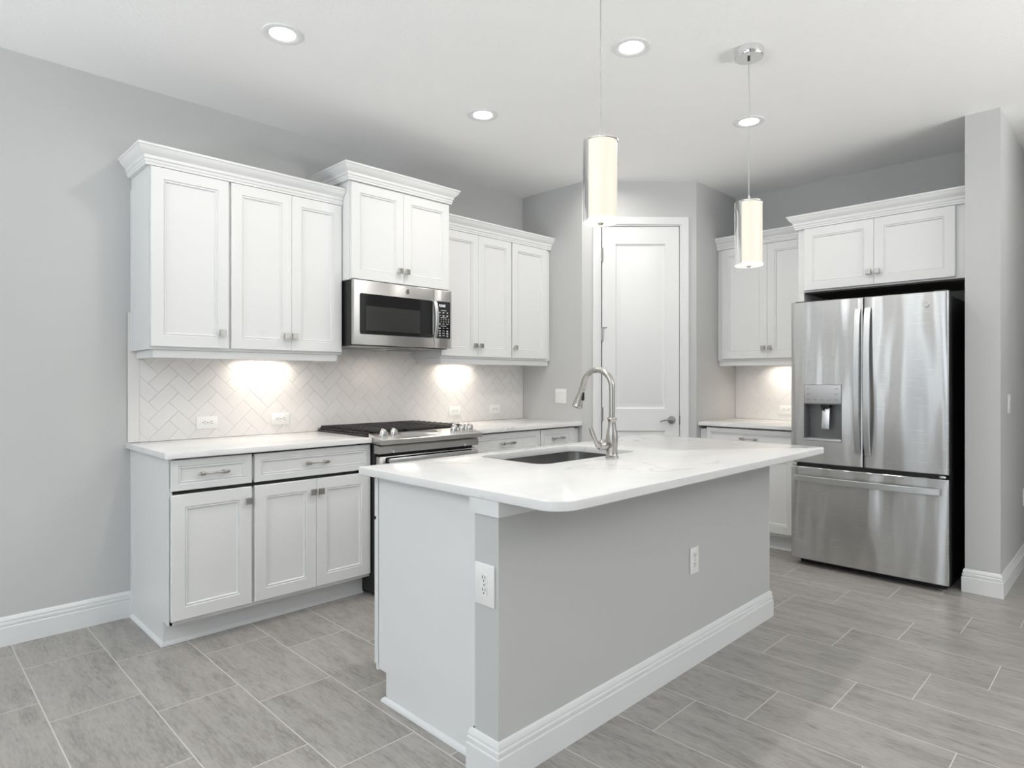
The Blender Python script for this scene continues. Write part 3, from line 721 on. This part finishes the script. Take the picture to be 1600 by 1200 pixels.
for k, (x0, x1) in enumerate(DX):
    d = skin(x0, x1, DZB, DZT, (hx0, hx1, hz0, hz1) if k == 0 else None).build('door', M['steel'], fr, smooth=40)
    if k == 0: mb = MB().box(x0+.003, hx0-.004, .02, .094, DZB+.003, DZT-.003).box(hx1+.004, x1-.003, .02, .094, DZB+.003, DZT-.003).box(hx0-.004, hx1+.004, .02, .094, DZB+.003, hz0-.004).box(hx0-.004, hx1+.004, .02, .094, hz1+.004, DZT-.003)
    else: mb = MB().box(x0+.003, x1-.003, .02, .094, DZB+.003, DZT-.003)
    mb.build('door_core', M['black'], d, smooth=0, label='black door edge')
    # bowed flat handle beside the centre gap
    hx = x1-.026 if k == 0 else x0+.026
    rings = []
    for i in range(17):
        t = i/16; z = .775+(1.695-.775)*t; y = -.020-.038*math.sin(PI*t)**.55
        w_ = .0165
        rings.append([(hx-w_, y+.004, z), (hx-w_+.003, y, z), (hx+w_-.003, y, z), (hx+w_, y+.004, z), (hx+w_, y+.014, z), (hx-w_, y+.014, z)])
    mb = MB().loops(rings)
    for z in (.79, 1.68): mb.box(hx-.011, hx+.011, -.022, .001, z-.014, z+.014)
    mb.build('handle', M['steel_bar'], d, smooth=30)
    if k == 0:
        ds = MB().box(hx0+.002, hx1-.002, -.003, .018, 1.087, hz1-.002, .003).build('dispenser_panel', M['panel_silver'], d, smooth=30, label='silver dispenser control panel')
        mb = MB()
        for (px, pz) in ((.115, 1.186), (.115, 1.150), (.115, 1.113), (.290, 1.186), (.290, 1.150), (.290, 1.113), (.160, 1.112), (.203, 1.112), (.246, 1.112)):
            MB().box(px-.010, px+.010, -.0036, -.0028, pz-.0016, pz+.0016).build('button', M['grey_ink'], ds, smooth=0)
        # cavity
        mb2 = MB(); ca, cb, cz0, cz1 = hx0+.003, hx1-.003, hz0+.016, 1.086
        mb2.box(ca, ca+.004, .004, .092, cz0, cz1).box(cb-.004, cb, .004, .092, cz0, cz1).box(ca, cb, .088, .092, cz0, cz1).box(ca, cb, .0, .092, cz1-.004, cz1)
        cav = mb2.build('dispenser_recess', M['recess'], d, smooth=0, label='grey dispenser recess')
        MB().box(hx0+.001, hx1-.001, -.004, .090, hz0+.001, hz0+.016, .002).build('drip_tray', M['panel_silver'], d, smooth=30)
        mb3 = MB(); mb3.box(-.024, .024, -.004, .004, -.145, 0, .003); mb3.xform(Matrix.Translation((.212, .050, 1.062)) @ Matrix.Rotation(math.radians(-9), 4, 'X'))
        mb3.build('paddle', M['steel_bar'], d, smooth=30)
        MB().box(.185, .240, .020, .075, 1.062, 1.084, .003).lathe([(.009, 1.045), (.009, 1.064)], (.195, .035, 0), 'Z', 12).build('spigot', M['black'], d, smooth=30, label='black spigot')
    else:
        bx, bz = .784, 1.690
        bd = MB().lathe([(.019, .003), (.019, -.0035), (.0165, -.0048), (.0155, -.0030), (.0, -.0030)], (bx, .0008, bz), 'Y', 32, cap=False).build('badge', M['chrome'], d, smooth=40)
        text_mesh('GE', .017, 'badge_letters', M['steel_bar'], bd, front_mtx(bx, -.0030, bz))
dw = skin(0, FW, .045, .662).build('freezer_drawer', M['steel'], fr, smooth=40)
MB().box(.003, FW-.003, .02, .094, .048, .659).build('drawer_core', M['black'], dw, smooth=0, label='black drawer edge')
rings = []
for i in range(21):
    t = i/20; x = .028+(FW-.028-.036)*t; y = -.022-.030*math.sin(PI*t)**.5
    zc = .588
    rings.append([(x, y+.004, zc-.019), (x, y, zc-.016), (x, y, zc+.016), (x, y+.004, zc+.019), (x, y+.014, zc+.019), (x, y+.014, zc-.019)])
mb = MB().loops(rings)
for x in (.045, FW-.052): mb.box(x-.014, x+.014, -.024, .003, .574, .602)
mb.build('handle', M['steel_bar'], dw, smooth=30)
MB().box(.04, FW-.04, .03, .096, .661, .692).build('gap_seal', M['black'], fr, smooth=0, label='black seal between doors and drawer')
for x in (.022, FW-.030): MB().box(x-.016, x+.016, .006, .05, .668, .682, .003).build('hinge', M['chrome'], fr, smooth=30, label='bright lower hinge')
for x in (.045, FW-.050): MB().box(x-.035, x+.035, .05, .15, 1.745, 1.775, .006).build('top_hinge_cover', M['black'], fr, smooth=30, label='black hinge cover')
for x in (.05, FW-.05): MB().lathe([(.018, 0), (.014, .025)], (x, .2, 0), 'Z', 14).lathe([(.018, 0), (.014, .025)], (x, .7, 0), 'Z', 14).build('leveling_foot', M['black'], fr)

# ------------------------------------------------------------------ over-the-range microwave
mw = thing('microwave', (1.989, 3.330, 1.452), 0, 'stainless steel over-the-range microwave with black glass door', 'microwave')
MWW, MWH = .751, .392
MB().box(.004, MWW-.004, .045, .436, 0, MWH).build('case', M['black'], mw, smooth=0, label='black case')
MB().box(.004, MWW-.004, .030, .044, .006, MWH-.004).build('door_gasket', M['slot'], mw, smooth=0, label='dark gasket')
d = MB().box(0, .602, 0, .029, .004, MWH, .004).build('door', M['steel_flat'], mw, smooth=30)
gx0, gx1, gz0, gz1 = .040, .588, .068, .314
def rr_plate(mb, x0, x1, z0, z1, y0, y1, r):
    mb.loops([[(x, y, z) for x, z in rrect(x0, x1, z0, z1, r, i)] for y, i in ((y0, 0), (y1+.001, 0), (y1, .001))]); return mb
g = rr_plate(MB(), gx0, gx1, gz0, gz1, .002, -.003, .012).build('glass', M['black_gloss'], d, smooth=30, label='black door glass')
rr_plate(MB(), .082, .485, .092, .240, -.002, -.0036, .003).build('window_mesh', M['window_mesh'], g, smooth=30, label='dark grey see-through window')
rings = []
for i in range(15):
    t = i/14; z = .066+(.316-.066)*t; y = -.010-.030*math.sin(PI*t)**.6; hx = .6045-.003; w_ = .0135
    rings.append([(hx-w_, y+.004, z), (hx-w_+.004, y, z), (hx+w_-.004, y, z), (hx+w_, y+.004, z), (hx+w_, y+.012, z), (hx-w_, y+.012, z)])
mb = MB().loops(rings)
for z in (.078, .304): mb.box(.590, .612, -.012, .001, z-.012, z+.012)
mb.build('handle', M['steel_bar'], d, smooth=30)
bd = MB().lathe([(.0165, .002), (.0165, -.003), (.0145, -.0042), (.0135, -.0026), (.0, -.0026)], (.389, 0, .354), 'Y', 28, cap=False).build('badge', M['chrome'], d, smooth=40)
text_mesh('GE', .015, 'badge_letters', M['grey_ink'], bd, front_mtx(.389, -.0027, .354))
cp = MB().box(.605, MWW, 0, .029, .004, MWH, .004).build('control_fascia', M['steel_flat'], mw, smooth=30)
kp = rr_plate(MB(), .621, .737, .068, .316, .002, -.0025, .006).build('keypad', M['black_gloss'], cp, smooth=30, label='black keypad')
text_mesh('PLEASE', .024, 'display_text', M['led'], kp, front_mtx(.668, -.0028, .286), sx=.72)
mb = MB()
def ts(s, size, x, z, sx=1.0): text_mesh(s, size, 'key_print', M['ink'], kp, front_mtx(x, -.0028, z), sx=sx)
rnd = random.Random(4)
for z, n in ((.242, 3), (.222, 3), (.166, 3), (.138, 3), (.120, 3), (.104, 3), (.088, 3)):
    for k in range(n):
        x = .679+(k-(n-1)/2)*.032; wd = rnd.uniform(.006, .010)
        mb.box(x-wd, x+wd, -.0029, -.0024, z-.0016, z+.0016)
        if rnd.random() < .6: mb.box(x-wd*.7, x+wd*.7, -.0029, -.0024, z-.0062, z-.0032)
for z in (.256, .208, .152): mb.box(.655, .703, -.0029, -.0024, z-.0016, z+.0014)
mb.build('key_print', M['ink'], kp, smooth=0, label='white key legends')
for j, row in enumerate(('12345', '67890')):
    for k, ch in enumerate(row): ts(ch, .013, .679+(k-2)*.0205, .196-.016*j)
MB().box(.02, MWW-.02, .05, .42, -.006, 0).build('bottom_plate', M['steel_flat'], mw, smooth=0)
for x in (.19, .56):
    mb = MB()
    for k in range(9): mb.box(x-.11, x+.11, .12+k*.026, .132+k*.026, -.009, -.006)
    mb.build('grease_filter', M['dark_nickel'], mw, smooth=0)
MB().box(.30, .45, .06, .11, -.008, -.0055).build('cooktop_lamp_lens', M['black_gloss'], mw, smooth=0)

# ------------------------------------------------------------------ gas range
rg = thing('range', (1.988, 3.03, 0), 0, 'stainless slide-in gas range between the two counter runs', 'range')
RW = .756
MB().box(.008, RW-.008, .085, .735, .02, .880).build('body', M['black'], rg, smooth=0, label='black body')
MB().box(-.002, RW+.002, .128, .733, .9155, .926, .003).build('cooktop', M['enamel'], rg, smooth=30, label='black cooktop')
MB().box(-.003, RW+.003, .729, .737, .9155, .940, .002).build('rear_trim', M['steel_flat'], rg, smooth=30)
# sloped control panel with its front fascia
def extr_x(mb, pts, x0, x1): return mb.loops([[(x, y, z) for y, z in pts] for x in (x0, x1)])
cpn = extr_x(MB(), [(.0, .876), (.0, .902), (.004, .906), (.126, .934), (.132, .934), (.132, .880)], -.002, RW+.002).build('control_panel', M['steel_flat'], rg, smooth=25)
sl = math.atan2(.028, .122)
def on_panel(mb, x, v):   # local frame lying on the slope; v = distance up the slope from the front
    mb.xform(Matrix.Translation((x, .004+v*math.cos(sl), .906+v*math.sin(sl))) @ Matrix.Rotation(sl, 4, 'X')); return mb
on_panel(MB().box(-.135, .135, -.040, .040, -.001, .0012, .0008), .325, .066).build('touch_screen', M['screen'], cpn, smooth=30, label='touch display with a silvery painted reflection')
for x in (.050, .122, .575, .640, .703):
    mb = MB().lathe([(.026, 0), (.026, .004), (.0225, .006)], n=28).lathe([(.0225, .006), (.021, .028), (.018, .033), (.0, .033)], n=28, cap=False).box(-.007, .007, -.023, .023, .022, .042, .003)
    on_panel(mb, x, .060).build('knob', M['chrome'], rg, smooth=35, label='bright metal burner knob')
extr_x(MB(), [(.030, .824), (.028, .860), (.032, .868), (.085, .872), (.085, .824)], .004, RW-.004).build('lower_fascia', M['steel_flat'], rg, smooth=25)
for x in (.092, .628): MB().box(x-.007, x+.007, .014, .031, .824, .838, .003).build('handle_mount', M['chrome'], rg, smooth=30)
od = MB().box(.012, RW-.012, .040, .084, .215, .806, .004).build('oven_door', M['steel_flat'], rg, smooth=30)
rr_plate(MB(), .050, RW-.050, .29, .80, .041, .0385, .01).build('oven_glass', M['black_gloss'], od, smooth=30, label='black oven glass')
mb = MB().box(.045, RW-.045, -.016, -.004, .768, .800, .004)
for x in (.075, RW-.075): mb.box(x-.012, x+.012, -.006, .041, .776, .792)
mb.build('oven_handle', M['steel_bar'], od, smooth=30)
MB().box(.012, RW-.012, .042, .084, .05, .205, .004).build('warming_drawer', M['steel_flat'], rg, smooth=30)
for x in (.05, RW-.05): MB().lathe([(.02, 0), (.016, .03)], (x, .15, 0), 'Z', 14).lathe([(.02, 0), (.016, .03)], (x, .65, 0), 'Z', 14).build('leveling_foot', M['black'], rg)
for (bx, by, r) in ((.135, .27, .046), (.135, .56, .038), (.378, .42, .052), (.620, .27, .042), (.620, .56, .036)):
    b_ = MB().lathe([(r, .926), (r, .934), (r*.8, .938), (r*.8, .932)], (bx, by, 0), 'Z', 26, cap=False).lathe([(r*.75, .934), (r*.75, .942), (r*.6, .945), (0, .945)], (bx, by, 0), 'Z', 26, cap=False).build('burner', M['iron'], rg, smooth=40)
for (gx0, gx1) in ((.012, .256), (.262, .494), (.500, .744)):
    mb = MB(); y0, y1, zt = .145, .716, .952
    bw = .011
    for x in (gx0, gx1-bw): mb.box(x, x+bw, y0, y1, zt-.024, zt-.013, .002)
    for y in (y0, y1-bw): mb.box(gx0, gx1, y, y+bw, zt-.022, zt-.002, .002)
    k = 9
    for i in range(1, k):
        y = y0+(y1-y0-bw)*i/k
        mb.box(gx0-.002, gx1+.002, y, y+.010, zt-.016, zt, .003)
    mb.box((gx0+gx1)/2-.005, (gx0+gx1)/2+.005, y0, y1, zt-.012, zt-.001, .002)
    for x in (gx0, gx1-.014):
        for y in (y0, (y0+y1)/2, y1-.014): mb.box(x, x+.014, y, y+.014, .926, zt-.008)
    mb.build('grate', M['iron'], rg, smooth=30)

# ------------------------------------------------------------------ pendants and recessed lights
def pendant(x, y, zb, label):
    t = thing('pendant_light', (x, y, zb), 0, label, 'pendant light', 'cylinder pendants over the island')
    R, Hh = .064, .300
    a0 = math.radians(172)
    # lit opal half facing the room, polished half shell behind
    mb = MB()
    def arc(r, a, b, n=24): return [(r*math.cos(a+(b-a)*k/n), r*math.sin(a+(b-a)*k/n)) for k in range(n+1)]
    out = arc(R-.004, a0, a0+PI); inn = list(reversed(arc(R-.008, a0, a0+PI)))
    mb.loops([[(px, py, z) for px, py in out+inn] for z in (.012, Hh-.006)])
    mb.build('opal_shade', M['opal'], t, smooth=40, label='lit cream glass half cylinder')
    mb = MB(); out = arc(R, a0-PI-.03, a0+.03, 28); inn = list(reversed(arc(R-.003, a0-PI-.03, a0+.03, 28)))
    mb.loops([[(px, py, z) for px, py in out+inn] for z in (.002, Hh-.002)])
    mb.build('chrome_shell', M['chrome'], t, smooth=40, label='polished chrome half shell')
    MB().lathe([(.0, .010), (R-.001, .010), (R, .007), (R, .003), (R-.001, 0), (.0, 0)], n=40, cap=False).build('bottom_disc', M['opal_disc'], t, smooth=30)
    MB().lathe([(R-.003, Hh-.005), (R, Hh-.003), (R, Hh), (.02, Hh+.004), (.006, Hh+.012), (.005, Hh+.030), (0, Hh+.030)], n=40, cap=False).build('top_cap', M['chrome'], t, smooth=30)
    MB().lathe([(.010, .001), (.010, -.003), (.006, -.007), (0, -.007)], n=20, cap=False).build('finial', M['nickel'], t, smooth=40)
    MB().lathe([(.0022, Hh+.02), (.0022, ZC-zb-.03)], n=10).build('cord', M['cord'], t)
    cn = MB().lathe([(.066, ZC-zb-.001), (.066, ZC-zb-.036), (.063, ZC-zb-.040), (0, ZC-zb-.040)], n=40, cap=False).build('canopy', M['chrome'], t, smooth=40)
    MB().lathe([(.006, ZC-zb-.052), (.006, ZC-zb-.040)], n=14).build('cord_grip', M['black'], cn)
    return t
P1 = pendant(1.868, 1.414, 1.822, 'nearer lit cylinder pendant hanging in front of the pantry door')
P2 = pendant(2.894, 1.323, 1.782, 'farther lit cylinder pendant with its round canopy on the ceiling')

rl0 = None
RL = {0: 'recessed ceiling light above the left cabinets, upper left of the picture', 1: 'recessed ceiling light between the two pendant cords', 2: 'recessed ceiling light straight above the range aisle, above the microwave',
      3: 'recessed ceiling light just behind the farther pendant cord', 4: 'recessed ceiling light hidden behind the nearer pendant shade'}
for i, (x, y) in enumerate(CANS):
    if rl0 is None:
        rl0 = thing('recessed_light', (x, y, ZC), 0, RL[i], 'ceiling light', 'round recessed ceiling lights')
        MB().lathe([(.088, 0), (.088, -.004), (.080, -.007), (.060, -.004), (.056, -.001)], n=48, cap=False).build('trim_ring', M['trim'], rl0, smooth=40)
        MB().lathe([(.056, -.0015), (.0, -.0015)], n=40, cap=False).build('lens', M['lens'], rl0, smooth=40, label='bright lit lens')
    else:
        c = copy_tree(rl0); c.location = (x, y, ZC); c['label'] = RL[i]
